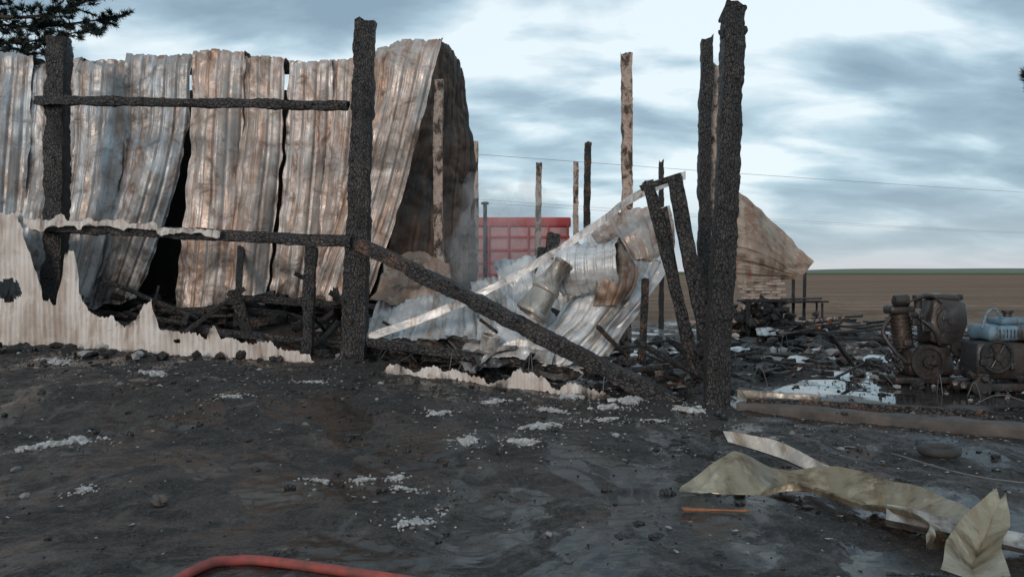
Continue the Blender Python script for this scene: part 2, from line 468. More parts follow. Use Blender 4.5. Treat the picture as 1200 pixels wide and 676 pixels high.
# ------------------------------------------------------------------ timber frame
A = Acc("charred_timber_frame", [M_CHAR, M_CHARB, M_PALEP])
beam(A, (-6.98, 13.0, .3), (-6.9, 13.0, 5.15), .30, .28, 0, .038, step=.035)
beam(A, (-2.2, 11.8, .2), (-2.02, 11.8, 5.05), .36, .32, 0, .038, taper=.74, step=.035)
beam(A, (-7.15, 12.85, 4.17), (-2.25, 11.66, 3.86), .12, .13, 0, .032, step=.035)
beam(A, (-7.2, 12.9, 2.28), (-2.2, 11.68, 2.0), .14, .17, 0, .04, step=.035)
beam(A, (-2.85, 11.85, .35), (-2.78, 11.8, 1.95), .16, .14, 0, .03, step=.04)
beam(A, (2.38, 10.0, -.1), (2.60, 10.0, 4.66), .29, .26, 0, .034, taper=.84, step=.035)
beam(A, (2.44, 9.98, 4.38), (2.74, 10.0, 4.42), .10, .10, 0, .02)
beam(A, (2.54, 10.06, 4.5), (2.64, 10.0, 4.74), .22, .2, 0, .02)
A.build(sharp=34)
A = Acc("fallen_charred_beam", [M_CHAR, M_CHARB])
beam(A, (-2.1, 11.62, 1.97), (-1.25, 11.25, 1.60), .19, .17, 1, .02)
beam(A, (-1.35, 11.29, 1.64), (1.95, 9.95, .03), .20, .20, 0, .036, step=.04)
A.build(sharp=34)

def post(name, x, y, zt, w, mats, mi=0, lean=(0, 0), base=0):
    A = Acc(name, mats)
    beam(A, (x+lean[0], y, base-.1), (x, y+lean[1], zt), w, w, mi, .012+.10*w, ragged=.1, step=.05)
    return A.build(sharp=36)
post("scorched_post", 1.75, 13.0, 4.9, .17, [M_PALEP], lean=(-.03, 0))
post("scorched_post", 1.87, 21, 4.75, .17, [M_CHARB])
post("scorched_post", 1.80, 24, 4.67, .15, [M_PALEP])
post("scorched_post", .76, 24, 4.62, .17, [M_PALEP], lean=(-.1, 0))
post("scorched_post", 4.2, 24, 4.7, .14, [M_CHAR])
post("scorched_post", -.9, 21, 4.8, .14, [M_PALEP])
post("scorched_post", -1.14, 13.25, 4.55, .15, [M_PALEP], lean=(.03, 0), base=.3)
post("scorched_post", 2.80, 12.3, 4.95, .17, [M_CHAR], lean=(-.05, 0))
post("scorched_post", 3.03, 12.5, 4.62, .2, [M_PALEP], lean=(-.12, 0))

# ------------------------------------------------------------------ hanging sheet-metal wall
A = Acc("corrugated_metal_wall", [M_SHEET, M_SHEETB, M_DARKSH, M_CHAR])
sheets = [
 (-12.0, -10.6, -12.1, -10.7, 5.1, 1.0, 1, .45), (-10.6, -9.15, -10.8, -9.35, 5.1, 1.1, 1, .5),
 (-9.2, -7.9, -9.35, -8.05, 5.12, 1.05, 1, .46), (-7.95, -7.1, -8.15, -7.25, 5.02, 1.2, 1, .52),
 (-7.15, -6.3, -7.5, -6.75, 5.0, 1.1, 1, .42), (-6.35, -5.3, -7.05, -6.15, 5.1, 1.05, 1, .50),
 (-5.25, -4.4, -5.40, -4.55, 5.15, .95, 0, .48), (-4.45, -3.76, -4.65, -3.96, 5.08, 1.1, 0, .42),
 (-3.66, -2.95, -3.94, -3.2, 5.0, 1.15, 0, .52), (-3.0, -2.3, -3.45, -2.75, 5.05, 1.15, 0, .45)]
for k, (a0, a1, b0, b1, zt, zb, mi, tn) in enumerate(sheets):
    y0 = 14.0+(.07 if k % 2 else 0); sw = R.uniform(-.25, .1)
    rows = []
    xm = lambda t, s: lerp((a0, a1)[s], (b0, b1)[s], t)
    W = a1-a0
    dz = R.uniform(-.05, .05)
    for (t, dy, z) in ((-.02, .75, zt+.06), (0, .18, zt+.07), (0.0, 0, zt-.06), (.10, -.06, lerp(zt, zb, .33)), (.42, sw*.4-.12, lerp(zt, zb, .66)), (1, sw-.2, zb)):
        tt = max(t, 0); bul = (.2 if t > .05 else .03)
        rows.append([(xm(tt, 0), y0+dy, z+dz), (lerp(xm(tt, 0), xm(tt, 1), .5), y0+dy-bul*R.uniform(.1, 1), z+R.uniform(-.03, .03)), (xm(tt, 1), y0+dy+.05, z-dz)])
    panel(A, rows, int(W/.19*10), 80, .19, .026, mi, tn, .08, seed=k+1, ragged=.08, dents=.022,
          tonef=lambda u, v: .14*sstep(.82, 1, v)+.10*sstep(.25, .1, v)-.03)
rows = [[(-2.3, 14.3, 5.12), (-1.75, 14.2, 5.30), (-1.15, 14.0, 5.32)], [(-2.32, 13.75, 5.08), (-1.75, 13.6, 5.24), (-1.12, 13.5, 5.24)],
        [(-2.45, 13.5, 3.9), (-1.95, 13.35, 4.0), (-1.4, 13.4, 4.05)], [(-2.75, 13.5, 2.6), (-2.3, 13.4, 2.6), (-1.75, 13.4, 2.7)],
        [(-3.2, 13.5, 1.2), (-2.75, 13.3, 1.15), (-2.2, 13.35, 1.25)]]
panel(A, rows, 70, 80, .19, .028, 0, .44, .08, seed=21, ragged=.05, dents=.025)
rows = [[(-1.2, 13.55, 5.24), (-1.05, 13.9, 5.32), (-.92, 14.3, 5.15), (-.80, 14.6, 4.8)],
        [(-1.4, 13.6, 4.1), (-1.1, 14.1, 4.1), (-.85, 14.4, 3.95), (-.66, 14.6, 3.8)],
        [(-1.75, 13.65, 2.9), (-1.3, 14.1, 2.8), (-.92, 14.4, 2.7), (-.62, 14.6, 2.6)],
        [(-2.2, 13.65, 1.2), (-1.5, 14.1, 1.1), (-1.05, 14.4, 1.0), (-.58, 14.6, .8)]]
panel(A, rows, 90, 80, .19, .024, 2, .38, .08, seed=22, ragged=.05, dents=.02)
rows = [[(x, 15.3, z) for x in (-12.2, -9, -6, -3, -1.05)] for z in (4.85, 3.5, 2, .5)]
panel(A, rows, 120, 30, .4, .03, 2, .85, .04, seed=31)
for x in (-11.5, -9.5, -7.4, -5.3, -3.3, -1.3):
    beam(A, (x, 15.1, .4), (x, 15.1, 4.8), .14, .14, 3, .012, step=.15)
beam(A, (-12, 14.35, 4.92), (-1.2, 14.3, 4.98), .12, .12, 3, .012, step=.12)
beam(A, (-2.0, 14.2, 3.1), (-.75, 14.5, 3.15), .08, .08, 3, .01)
beam(A, (-2.0, 14.2, 2.3), (-.75, 14.5, 2.2), .08, .08, 3, .01)
A.build()

# ------------------------------------------------------------------ white cladding remnant
top = sorted([(-9.6, 2.5), (-7.9, 2.49), (-7.35, 2.46), (-7.2, 2.2), (-7.05, 1.8), (-6.88, 1.36), (-6.8, 1.2), (-6.62, 1.12), (-6.5, 1.85), (-6.44, 1.93), (-6.33, 1.9), (-6.26, 1.3),
       (-6.2, 1.10), (-6.1, 1.0), (-5.7, .92), (-5.5, .88), (-5.3, .92), (-5.2, 1.08), (-5.08, 1.15), (-4.98, .82), (-4.6, .74), (-4.25, .70), (-4.1, .92), (-4.0, .66), (-3.6, .62), (-3.45, .68), (-3.1, .56), (-2.85, .48), (-2.6, .38)])
A = Acc("corrugated_cladding_remnant", [M_WHITE])
def clad(A, x0, x1, topf, off=-.3, holes=(), jag=1):
    st = .014; n = int((x1-x0)/st); nr = 40
    vs, uv, tn = [], [], []
    for i in range(n+1):
        x = x0+(x1-x0)*i/n
        zb = g0(x, yf(x)+off)-.05
        q = V((x*1.0, 0, 0))
        zt = topf(x)+jag*(.10*noise.noise(q*3)+.06*noise.noise(q*9)+.04*noise.noise(q*33))
        zt = max(zt, zb+.02)
        for j in range(nr+1):
            z = lerp(zb, zt, j/nr)
            yy = yf(x)+off+.013*math.cos(x/.085*2*math.pi)+.06*noise.noise(V((x*1.2, z*1.3, 4)))+.09*max(0, z-zt+.25)*noise.noise(V((x*5, z*3, 1)))*3
            vs.append(V((x, yy, z))); uv.append((x, z))
            edge = sstep(.25, 0, zt-z)
            tn.append(.42+.55*edge*max(0, noise.noise(V((x*3, z*3, 8)))+.35)-.1+.30*sstep(.14, 0, z-zb-.05))
    fs = []
    for i in range(n):
        for j in range(nr):
            cx = x0+(x1-x0)*(i+.5)/n; k = i*(nr+1)+j; cz = vs[k].z
            rag = .05*noise.noise(V((cx*9, cz*9, 0)))
            if any(((cx-hx)/rx)**2+((cz-hz)/rz)**2 < 1+rag*8 for hx, hz, rx, rz in holes): continue
            fs.append((k, k+nr+1, k+nr+2, k+1))
    A.add(vs, fs, 0, uv, tn, True)
clad(A, -9.6, -2.6, lambda x: interp(top, x), off=-.5, holes=((-7.45, 1.3, .2, .17), (-6.75, 2.0, .12, .22), (-4.7, .62, .06, .03)))
st2 = [(-1.75, .18), (-1.6, .42), (-1.4, .44), (-1.25, .30), (-1.0, .42), (-.7, .40), (-.5, .30), (-.3, .27), (-.1, .34), (.05, .38), (.4, .34), (.55, .26), (.7, .30), (.95, .24), (1.2, .10)]
clad(A, -1.75, 1.2, lambda x: interp(st2, x)-.01, off=-.62, jag=.9)
A.build()
A = Acc("peeled_cladding_strip", [M_WHITE])
rows = [[(-7.9, 12.95, 2.50), (-7.2, 12.7, 2.40), (-6.5, 12.55, 2.36), (-5.8, 12.4, 2.33), (-5.0, 12.2, 2.24), (-4.1, 12.0, 2.18)],
        [(-7.9, 12.93, 2.36), (-7.2, 12.68, 2.24), (-6.5, 12.53, 2.25), (-5.8, 12.38, 2.24), (-5.0, 12.18, 2.17), (-4.1, 11.98, 2.14)]]
panel(A, rows, 220, 8, .085, .012, 0, .64, .03, seed=41, kind='sin', ragged=.09)
A.build()

# ------------------------------------------------------------------ collapsed roof heap
A = Acc("collapsed_roof_sheets", [M_LIGHT, M_SHEET, M_DARKSH, M_RUSTSH])
panel(A, [[(1.0, 12.5, 2.2), (1.6, 12.4, 2.4), (2.2, 12.3, 2.5)], [(1.0, 11.9, 1.6), (1.6, 11.7, 1.75), (2.2, 11.8, 1.75)],
          [(.6, 11.4, .98), (1.15, 11.2, 1.1), (1.7, 11.4, 1.05)], [(-.1, 11.05, .55), (.5, 10.9, .42), (1.05, 10.9, .25)]], 80, 110, .17, .022, 0, .46, .13, seed=51, dents=.05)
panel(A, [[(1.05, 12.4, 2.3), (1.6, 12.3, 2.5), (2.25, 12.2, 2.55)], [(1.2, 12.0, 2.0), (1.7, 11.85, 2.12), (2.3, 12.0, 2.1)], [(1.35, 11.8, 1.75), (1.8, 11.65, 1.8), (2.25, 11.8, 1.7)]], 60, 50, .15, .022, 1, .50, .12, seed=52, dents=.04)
panel(A, [[(-2.0, 12.9, 1.25), (-1.2, 12.9, 1.35), (-.5, 12.8, 1.35)], [(-2.05, 12.4, .98), (-1.2, 12.3, 1.02), (-.45, 12.3, 1.0)], [(-2.05, 11.85, .72), (-1.3, 11.8, .68), (-.35, 11.8, .66)]], 90, 60, .16, .022, 0, .46, .09, seed=53, dents=.04)
panel(A, [[(-.65, 12.6, 1.55), (-.2, 12.5, 1.62), (.35, 12.5, 1.5)], [(-.55, 12.1, 1.15), (-.15, 11.9, 1.25), (.3, 12.0, 1.1)], [(-.5, 11.6, .7), (-.1, 11.5, .65), (.15, 11.6, .68)]], 60, 60, .13, .022, 0, .40, .20, seed=54, dents=.08)
panel(A, [[(-2.0, 13.2, 1.85), (-1.4, 13.1, 1.95), (-.95, 13.0, 1.75)], [(-2.0, 12.9, 1.5), (-1.4, 12.8, 1.5), (-.9, 12.8, 1.45)], [(-2.1, 12.6, 1.15), (-1.4, 12.6, 1.1), (-.8, 12.6, 1.15)]], 50, 40, .16, .02, 3, .5, .12, seed=55, dents=.05)
panel(A, [[(-.3, 12.9, 1.75), (.3, 12.8, 1.8), (.9, 12.8, 1.95)], [(-.2, 12.5, 1.5), (.3, 12.5, 1.55), (.9, 12.4, 1.5)], [(-.1, 12.3, 1.0), (.4, 12.2, 1.1), (.9, 12.1, 1.0)]], 50, 40, .16, .02, 0, .55, .15, seed=56, dents=.05)
panel(A, [[(-.1, 11.6, .98), (.3, 11.5, 1.05), (.7, 11.5, .95)], [(-.2, 11.3, .75), (.2, 11.2, .8), (.6, 11.1, .72)], [(-.4, 10.95, .5), (.1, 10.9, .5), (.5, 10.8, .42)]], 50, 40, .12, .015, 0, .42, .12, seed=59, dents=.07)
ax = V((.93, -.32, .10)).normalized(); d, a, b = frame(ax); c0 = V((.70, 11.55, 1.58)); rows = []
for j in range(5):
    rows.append([tuple(c0+ax*(.80*j/4)+(a*math.cos(t)*1.05+b*math.sin(t))*(.37+.02*math.sin(j*2))) for t in [math.radians(-60+k*32) for k in range(9)]])
panel(A, rows, 80, 70, .115, .026, 0, .28, .08, seed=57, kind='trap', axis='v', dents=.03)
rows = [[(1.25, 11.4, 1.92), (1.45, 11.3, 1.97), (1.62, 11.35, 1.8)], [(1.15, 11.15, 1.55), (1.42, 11.1, 1.6), (1.65, 11.25, 1.5)], [(1.05, 11.15, 1.15), (1.3, 11.1, 1.2), (1.5, 11.2, 1.2)]]
panel(A, rows, 40, 40, .12, .015, 3, .5, .12, seed=58, dents=.04)
A.build()
A = Acc("bent_roof_trim", [M_LIGHT])
pts = [V(p) for p in ((-2.05, 11.75, .66), (-1.3, 11.6, .92), (-.48, 11.5, 1.25), (.48, 11.4, 1.78), (1.1, 11.3, 2.18), (1.6, 11.3, 2.55), (2.3, 11.3, 2.86))]
panel(A, [[p+V((0, .10, .075)) for p in pts], [p+V((0, 0, .07)) for p in pts]], 110, 3, 9, 0, 0, .28, .04, seed=60, ragged=.01)
panel(A, [[p+V((0, 0, .07)) for p in pts], [p+V((0, 0, -.04)) for p in pts]], 110, 3, 9, 0, 0, .50, .04, seed=60, ragged=.01)
A.build()
A = Acc("ventilation_duct", [M_DUCT, M_LIGHT])
lathe(A, (.66, 11.1, 1.72), (-.45, -.15, -.72), [(0, .12), (0, .14), (.03, .14), (.05, .125), (.28, .13), (.32, .16), (.38, .185), (.41, .2), (.45, .2), (.47, .18), (.74, .19), (.76, .21), (.80, .21), (.81, .18), (.81, .15), (.6, .14)], 0, 40, .5, .05, cap=False)
lathe(A, (-.32, 11.05, .55), (.25, -.1, .9), [(0, .09), (.02, .11), (.2, .115), (.21, .125), (.23, .125), (.23, .105), (.06, .1)], 1, 24, .5, .03, cap=False)
A.build(sharp=40)
A = Acc("leaning_charred_boards", [M_CHAR])
beam(A, (2.26, 10.35, .3), (1.70, 10.7, 2.72), .15, .08, 0, .022)
beam(A, (2.48, 10.25, .25), (2.02, 10.6, 2.78), .19, .08, 0, .022)
beam(A, (2.25, 10.4, .2), (1.9, 10.7, 2.4), .10, .06, 0, .014)
beam(A, (1.62, 10.72, 2.64), (2.12, 10.65, 2.80), .08, .08, 0, .014)
A.build(sharp=36)
A = Acc("curled_roof_sheet", [M_RUSTSH])
panel(A, [[(3.15, 13.2, 2.95), (3.6, 13.2, 2.72), (4.1, 13.1, 2.28), (4.58, 12.9, 1.76)],
          [(3.2, 13.05, 2.5), (3.6, 12.95, 2.32), (4.05, 12.9, 1.98), (4.45, 12.8, 1.64)],
          [(3.2, 12.9, 2.0), (3.6, 12.75, 1.9), (3.98, 12.7, 1.72), (4.34, 12.7, 1.55)],
          [(3.2, 12.8, 1.42), (3.6, 12.75, 1.42), (3.9, 12.7, 1.46), (4.22, 12.7, 1.48)]], 80, 90, .15, .022, 0, .42, .09, seed=61, axis='v', dents=.04)
A.build()

# ------------------------------------------------------------------ charred debris piles
A = Acc("charred_debris_pile", [M_CHAR, M_CHARB, M_ASH, M_LIGHT, M_SHEET])
def boards(n, xr, br, zr, lr, big=1):
    for _ in range(n):
        x = R.uniform(*xr); y = yf(x)+R.uniform(*br); z = g0(x, y)+R.uniform(*zr)
        L = R.uniform(*lr); t = R.uniform(0, 6.28); pit = R.choice((R.uniform(-.15, .2), R.uniform(-.1, .7)))
        d = V((math.cos(t)*math.cos(pit), math.sin(t)*math.cos(pit)*.6, math.sin(pit)))*L*.5
        p = V((x, y, z+abs(d.z)*.8)); w = R.uniform(.04, .13)*big
        beam(A, p-d, p+d, w, w*R.uniform(.4, 1), R.choice((0, 0, 0, 0, 1)), .014, step=.1)
boards(110, (-8, -2.2), (.2, 2.4), (.02, .25), (.5, 2.2))
boards(30, (-2.2, .5), (.0, .8), (.0, .1), (.4, 1.4), .8)
boards(34, (.8, 2.6), (.1, 1.6), (.02, .4), (.5, 1.4))
boards(20, (2.9, 5.5), (2.6, 5.5), (.1, .2), (.3, 1.5), .8)
def mark(n, xr, yr, s0, s1, mis, zoff=0.0):
    for _ in range(n):
        x = R.uniform(*xr); y = R.uniform(*yr); s = R.uniform(s0, s1)
        z = max(g(x, y), .09 if x > 2.9 and y > yf(x) else -9)
        chunk(A, (x, y, z+s*.3+zoff), (s, s*R.uniform(.5, 1), s*R.uniform(.4, .8)), R.choice(mis), R.uniform(.2, .8))
mark(350, (-8, 2.4), (11.5, 14.5), .03, .14, (0, 0, 0, 0, 1, 2))
mark(130, (2.8, 6.5), (12.2, 19), .03, .16, (0, 0, 0, 1, 2))
mark(90, (4.9, 7.5), (10.6, 12.5), .02, .09, (0, 0, 1, 2))
beam(A, (-4.75, 12.3, .7), (-3.95, 12.6, 1.35), .25, .06, 0, .014)
beam(A, (-3.75, 12.3, .5), (-3.95, 12.1, 1.35), .16, .05, 0, .014)
beam(A, (-3.95, 12.6, 1.2), (-1.9, 12.8, 1.05), .16, .1, 0, .018)
beam(A, (-4.4, 12.2, .75), (-2.3, 12.2, .55), .12, .1, 0, .018)
beam(A, (-1.9, 11.35, .66), (1.2, 10.9, .26), .14, .12, 0, .02)
beam(A, (-1.2, 11.5, .45), (1.6, 10.9, .45), .10, .10, 0, .02)
beam(A, (.5, 12.5, 1.2), (.62, 12.7, 2.15), .2, .1, 0, .016)
beam(A, (.36, 12.5, 1.3), (.44, 12.7, 1.95), .12, .1, 0, .016)
beam(A, (1.7, 11.2, .3), (1.75, 11.2, 1.5), .10, .08, 1, .016)
for k in range(56):
    if k < 34: x = R.uniform(-2.0, 2.2); y = yf(x)+R.uniform(-.1, 1.3); z = g0(x, y)+R.uniform(.06, .35)
    else: x = R.uniform(2.9, 7.5); y = R.uniform(13.0-.1*x, 20); z = .12+R.uniform(0, .2)
    w = R.uniform(.10, .36); t = R.uniform(0, 3.14); c = V((x, y, z)); e = V((math.cos(t), math.sin(t), R.uniform(-.4, .4)))*w; f = V((-math.sin(t), math.cos(t), R.uniform(-.5, .5)))*w*R.uniform(.4, 1)
    rows = [[c+e*i+f*j+V((0, 0, R.uniform(-.1, .12)*w*2)) for i in (-1, 0, 1)] for j in (-1, 0, 1)]
    panel(A, rows, 18, 18, .11, .008, R.choice((3, 3, 4)), R.uniform(.4, .8), .12, seed=100+k, dents=.05, ragged=.06)
A.build(sharp=40)

A = Acc("twisted_wire_scrap", [M_WIRE])
for k in range(60):
    x = R.uniform(-1.5, 7); y = yf(min(x, 6))+R.uniform(-.6, 3.5) if x < 2.4 else R.uniform(9, 16); z = g(x, y)+.05
    d = V((R.uniform(-1, 1), R.uniform(-.5, .5), 0))*R.uniform(.2, .7)
    tube(A, [(x, y, z), V((x, y, z+R.uniform(.05, .4)))+d*.5, V((x, y, z+R.uniform(0, .2)))+d], .006, n=5, seg=10)
tube(A, [(3.3, 7.2, .03), (3.1, 6.9, .12), (3.5, 6.4, .06), (4.2, 6.1, .04)], .008, n=6)
A.build()

# ------------------------------------------------------------------ scattered rubble + ash on yard
A = Acc("scattered_rubble", [M_CHAR, M_ASH, M_CHARB])
for _ in range(14000):
    x = R.uniform(-8.5, 8)
    y = yf(x)-abs(R.gauss(0, 1))*2.0 if R.random() < .55 else R.uniform(4, 12)
    if y < 3.9: continue
    if noise.noise(V((x*.8, y*.8, 9)))+.4*noise.noise(V((x*3, y*3, 9))) < -.05 and R.random() < .7 and y < 9.5: continue
    s = R.uniform(.003, .012) if R.random() < .93 else R.uniform(.012, .045)
    mi = 0 if R.random() < .84 else (1 if R.random() < .6 else 2)
    z = g(x, y)
    if (V((x, y, 0))-k0).dot(kn) > 0 and x > 2.4: z = .09
    chunk(A, (x, y, z+s*.1), (s*1.3, s, s*.6), mi, R.uniform(.3, 1))
A.build()
A = Acc("ash_flakes", [M_ASH])
for _ in range(2000):
    x = R.uniform(-8.5, 7); y = yf(x)-abs(R.gauss(0, 1))*1.8 if R.random() < .75 else R.uniform(4.2, 12)
    if y < 4: continue
    cl = noise.noise(V((x*.9, y*.9, 3)))
    if cl < -.05: continue
    flake(A, (x, y, g(x, y)+.005), R.uniform(.006, .03)*(1.5 if R.random() < .1 else 1), 0, R.uniform(.2, 1), .008)
for (x, y, sx_, sy_, sz) in ((-4.0, 7.55, .26, .16, .06), (-4.35, 10.4, .2, .12, .05), (-5.9, 11.1, .25, .1, .05), (-.62, 5.45, .11, .09, .03), (-.78, 6.3, .11, .06, .03), (-1.45, 6.45, .06, .05, .035), (-1.15, 6.55, .05, .045, .035),
        (-.40, 7.7, .08, .14, .04), (.3, 8.4, .2, .14, .05), (-.75, 8.8, .08, .08, .04), (1.35, 9.85, .12, .1, .08), (2.0, 9.6, .16, .1, .06), (-2.4, 10.2, .2, .06, .03), (.95, 8.9, .16, .07, .04), (-.9, 6.7, .045, .045, .03), (-3.1, 6.2, .05, .04, .03), (.45, 9.3, .16, .1, .05), (-.2, 9.6, .14, .06, .04), (1.5, 8.9, .1, .06, .04), (1.1, 9.6, .12, .06, .05), (.7, 9.9, .14, .07, .06), (.1, 7.6, .12, .07, .04), (-3.0, 9.2, .12, .06, .03)):
    el = R.uniform(-.5, .5)
    for _ in range(110):
        gx = R.gauss(0, 1); xx = x+gx*sx_*.42; yy = y+R.gauss(0, .36)*sy_+el*gx*sy_; s = R.uniform(.15, .8)*sz
        chunk(A, (xx, yy, g(xx, yy)+s*.25), (s*R.uniform(.7, 1.6), s*R.uniform(.6, 1.1), s*.55), 0, R.uniform(.0, .55), rough=.8)
    for _ in range(34):
        xx = x+R.gauss(0, sx_*1.3); yy = y+R.gauss(0, sy_*1.6)
        chunk(A, (xx, yy, g(xx, yy)+.003), (R.uniform(.005, .02), R.uniform(.005, .014), .008), 0, R.uniform(.2, .8))
A.build()
A = Acc("fallen_stick", [M_STICK])
beam(A, (1.13, 5.66, g(1.13, 5.66)+.02), (1.56, 5.62, g(1.56, 5.62)+.02), .026, .02, 0, .012, step=.03)
A.build()
A = Acc("stone", [M_CONC])
chunk(A, (-2.42, 5.85, g(-2.42, 5.85)+.03), (.06, .05, .045), 0, hi=True, rough=.3)
A.build()

# ------------------------------------------------------------------ bent flashing in foreground
A = Acc("bent_metal_flashing", [M_CREAM, M_STRIP])
top_ = [(1.22, 6.15, .05), (1.66, 6.38, .26), (1.95, 6.38, .13), (2.35, 6.12, .20), (2.70, 5.8, .16), (2.86, 5.3, .12), (2.58, 4.95, .08)]
mid_ = [(1.20, 6.12, .03), (1.70, 6.2, .13), (1.98, 6.18, .03), (2.32, 5.85, .03), (2.56, 5.55, .02), (2.64, 5.2, .02), (2.42, 4.85, .02)]
bot_ = [(1.19, 6.08, .03), (1.72, 6.05, .04), (2.0, 5.95, .12), (2.26, 5.52, .10), (2.40, 5.2, .15), (2.42, 4.95, .14), (2.32, 4.78, .05)]
lip_ = [(1.20, 6.10, .03), (1.74, 6.02, .02), (2.02, 5.93, .09), (2.27, 5.50, .07), (2.41, 5.18, .12), (2.44, 4.93, .11), (2.33, 4.78, .03)]
panel(A, [top_, mid_, bot_, lip_], 130, 30, 9, 0, 0, .46, .014, seed=70, ragged=.008, dents=.016, fold=True)
panel(A, [[(1.72, 6.95, .30), (2.05, 6.75, .28), (2.35, 6.45, .16), (2.62, 6.15, .05)], [(1.75, 6.9, .22), (2.1, 6.65, .13), (2.37, 6.38, .05), (2.63, 6.12, .03)], [(1.78, 6.84, .22), (2.05, 6.55, .17), (2.34, 6.28, .10), (2.62, 6.08, .04)]], 70, 18, 9, 0, 1, .44, .012, seed=71, ragged=.008, dents=.012, fold=True)
panel(A, [[(2.35, 5.35, .14), (2.65, 5.1, .12), (3.0, 4.8, .09), (3.5, 4.4, .05)], [(2.3, 5.25, .03), (2.6, 5.0, .02), (2.95, 4.7, .02), (3.45, 4.3, .02)], [(2.25, 5.16, .10), (2.50, 4.9, .10), (2.84, 4.6, .09), (3.36, 4.15, .06)]], 80, 20, 9, 0, 1, .54, .012, seed=72, ragged=.008, dents=.012, fold=True)
panel(A, [[(2.84, 5.0, .33), (2.60, 4.88, .22), (2.4, 4.72, .10), (2.26, 4.5, .02)], [(2.82, 4.93, .28), (2.64, 4.78, .08), (2.48, 4.6, .0), (2.38, 4.4, .0)], [(2.87, 4.95, .32), (2.76, 4.72, .18), (2.62, 4.55, .12), (2.52, 4.3, .06)]], 70, 24, 9, 0, 0, .42, .012, seed=73, ragged=.006, dents=.012, fold=True)
A.build(sharp=30)
A = Acc("burnt_tyre", [M_RUB])
c = V((3.68, 7.35, .06+g(3.68, 7.35)))
vs = []; n1_, n2_ = 40, 10
for i in range(n1_):
    for j in range(n2_):
        a_ = 2*math.pi*i/n1_; b_ = 2*math.pi*j/n2_; r = .135+.04*math.cos(b_)
        vs.append(c+V((r*math.cos(a_), r*math.sin(a_), .04*math.sin(b_))))
A.add(vs, [(i*n2_+j, ((i+1) % n1_)*n2_+j, ((i+1) % n1_)*n2_+(j+1) % n2_, i*n2_+(j+1) % n2_) for i in range(n1_) for j in range(n2_)])
A.build()
A = Acc("scorched_channel_beam", [M_DUCT, M_CHARB])
beam(A, (2.65, 10.0, .17), (3.5, 9.7, .13), .15, .12, 0, .02, tone=.6)
beam(A, (2.7, 9.75, .12), (5.0, 9.0, .1), .1, .08, 1, .012)
A.build(sharp=45)

A = Acc("fire_hose", [M_HOSE])
hp = [(-2.3, 3.0), (-2.0, 3.7), (-1.78, 4.2), (-1.62, 4.50), (-1.50, 4.62), (-1.33, 4.62), (-.95, 4.51), (-.55, 4.35), (-.1, 4.15), (.6, 3.8), (1.5, 2.9)]
tube(A, [(x, y, g(x, y)+.026) for x, y in hp], .027, n=14, seg=90)
A.build()

# ------------------------------------------------------------------ burnt engine and blue compressor
E = Acc("burnt_engine", [M_ENGINE, M_RUB, M_CHAR])
ox, oy, oz = 5.62, 11.6, .08
def o(x, y, z): return (ox+x, oy+y, oz+z)
rbox(E, o(0, 0, .07), (1.05, .55, .09), .02, 0)
rbox(E, o(-.02, 0, .32), (.62, .46, .42), .09, 0, dent=.05)
rbox(E, o(.2, -.02, .84), (.50, .46, .62), .10, 0, dent=.05, rot=Matrix.Rotation(.08, 3, 'Y'))
rbox(E, o(.18, -.02, 1.17), (.40, .34, .08), .035, 0, rot=Matrix.Rotation(.08, 3, 'Y'), dent=.02)
rbox(E, o(.42, 0, 1.17), (.14, .12, .08), .02, 0)
lathe(E, o(.20, -.25, .86), (0, -1, 0), [(-.02, .17), (.015, .17), (.02, .14), (.03, .05), (.05, .04)], 0, 24)
prof = []
for i in range(9): prof += [(i*.05, .15), (i*.05+.018, .15), (i*.05+.02, .13), (i*.05+.048, .13)]
lathe(E, o(-.30, 0, .5), (-.12, 0, 1), prof, 0, 24)
rbox(E, o(-.36, 0, 1.0), (.34, .28, .12), .04, 0)
lathe(E, o(-.50, -.12, 1.12), (1, 0, .05), [(0, .04), (.02, .08), (.2, .08), (.22, .04)], 0, 20)
lathe(E, o(-.15, -.1, 1.12), (0, 0, 1), [(-.1, .05), (.02, .05), (.03, .07), (.08, .07), (.09, .02)], 0, 16)
lathe(E, o(-.10, -.24, .32), (0, -1, 0), [(0, .21), (.02, .23), (.07, .23), (.07, .18), (.04, .17), (.04, .08), (.1, .08), (.1, .01)], 0, 32)
lathe(E, o(.30, -.25, .50), (0, -1, 0), [(0, .10), (.06, .10), (.06, .03), (.1, .02)], 0, 22)
tube(E, [o(-.5, -.05, .9), o(-.62, -.1, .7), o(-.5, -.2, .45), o(-.35, -.22, .3)], .03, 0)
tube(E, [o(-.2, -.25, .9), o(-.05, -.32, .75), o(.05, -.28, .55)], .022, 0)
tube(E, [o(.45, -.2, .55), o(.55, -.25, .4), o(.5, -.2, .15)], .025, 1)
tube(E, [o(-.35, -.2, 1.1), o(-.1, -.3, 1.2), o(.1, -.25, 1.1)], .014, 1)
for k in range(70): chunk(E, o(R.uniform(-.6, .6), R.uniform(-.4, .1), R.uniform(.0, .5)), (R.uniform(.015, .06),)*3, R.choice((0, 2)))
for k in range(14): rbox(E, o(R.uniform(-.4, .4), R.uniform(-.27, -.2), R.uniform(.2, 1.0)), (R.uniform(.04, .12), .06, R.uniform(.03, .1)), .012, 0)
E.build(sharp=38)
E = Acc("blue_air_compressor", [M_BLUE, M_ENGINE, M_RUB, M_LIGHT])
ox, oy, oz = 6.12, 10.7, .08
rbox(E, o(.08, 0, .76), (.72, .5, .20), .07, 0, dent=.04)
rbox(E, o(.12, 0, .90), (.42, .36, .10), .05, 0)
rbox(E, o(.0, 0, .42), (.86, .46, .5), .08, 1, dent=.05)
rbox(E, o(0, 0, .1), (1.0, .55, .1), .02, 1)
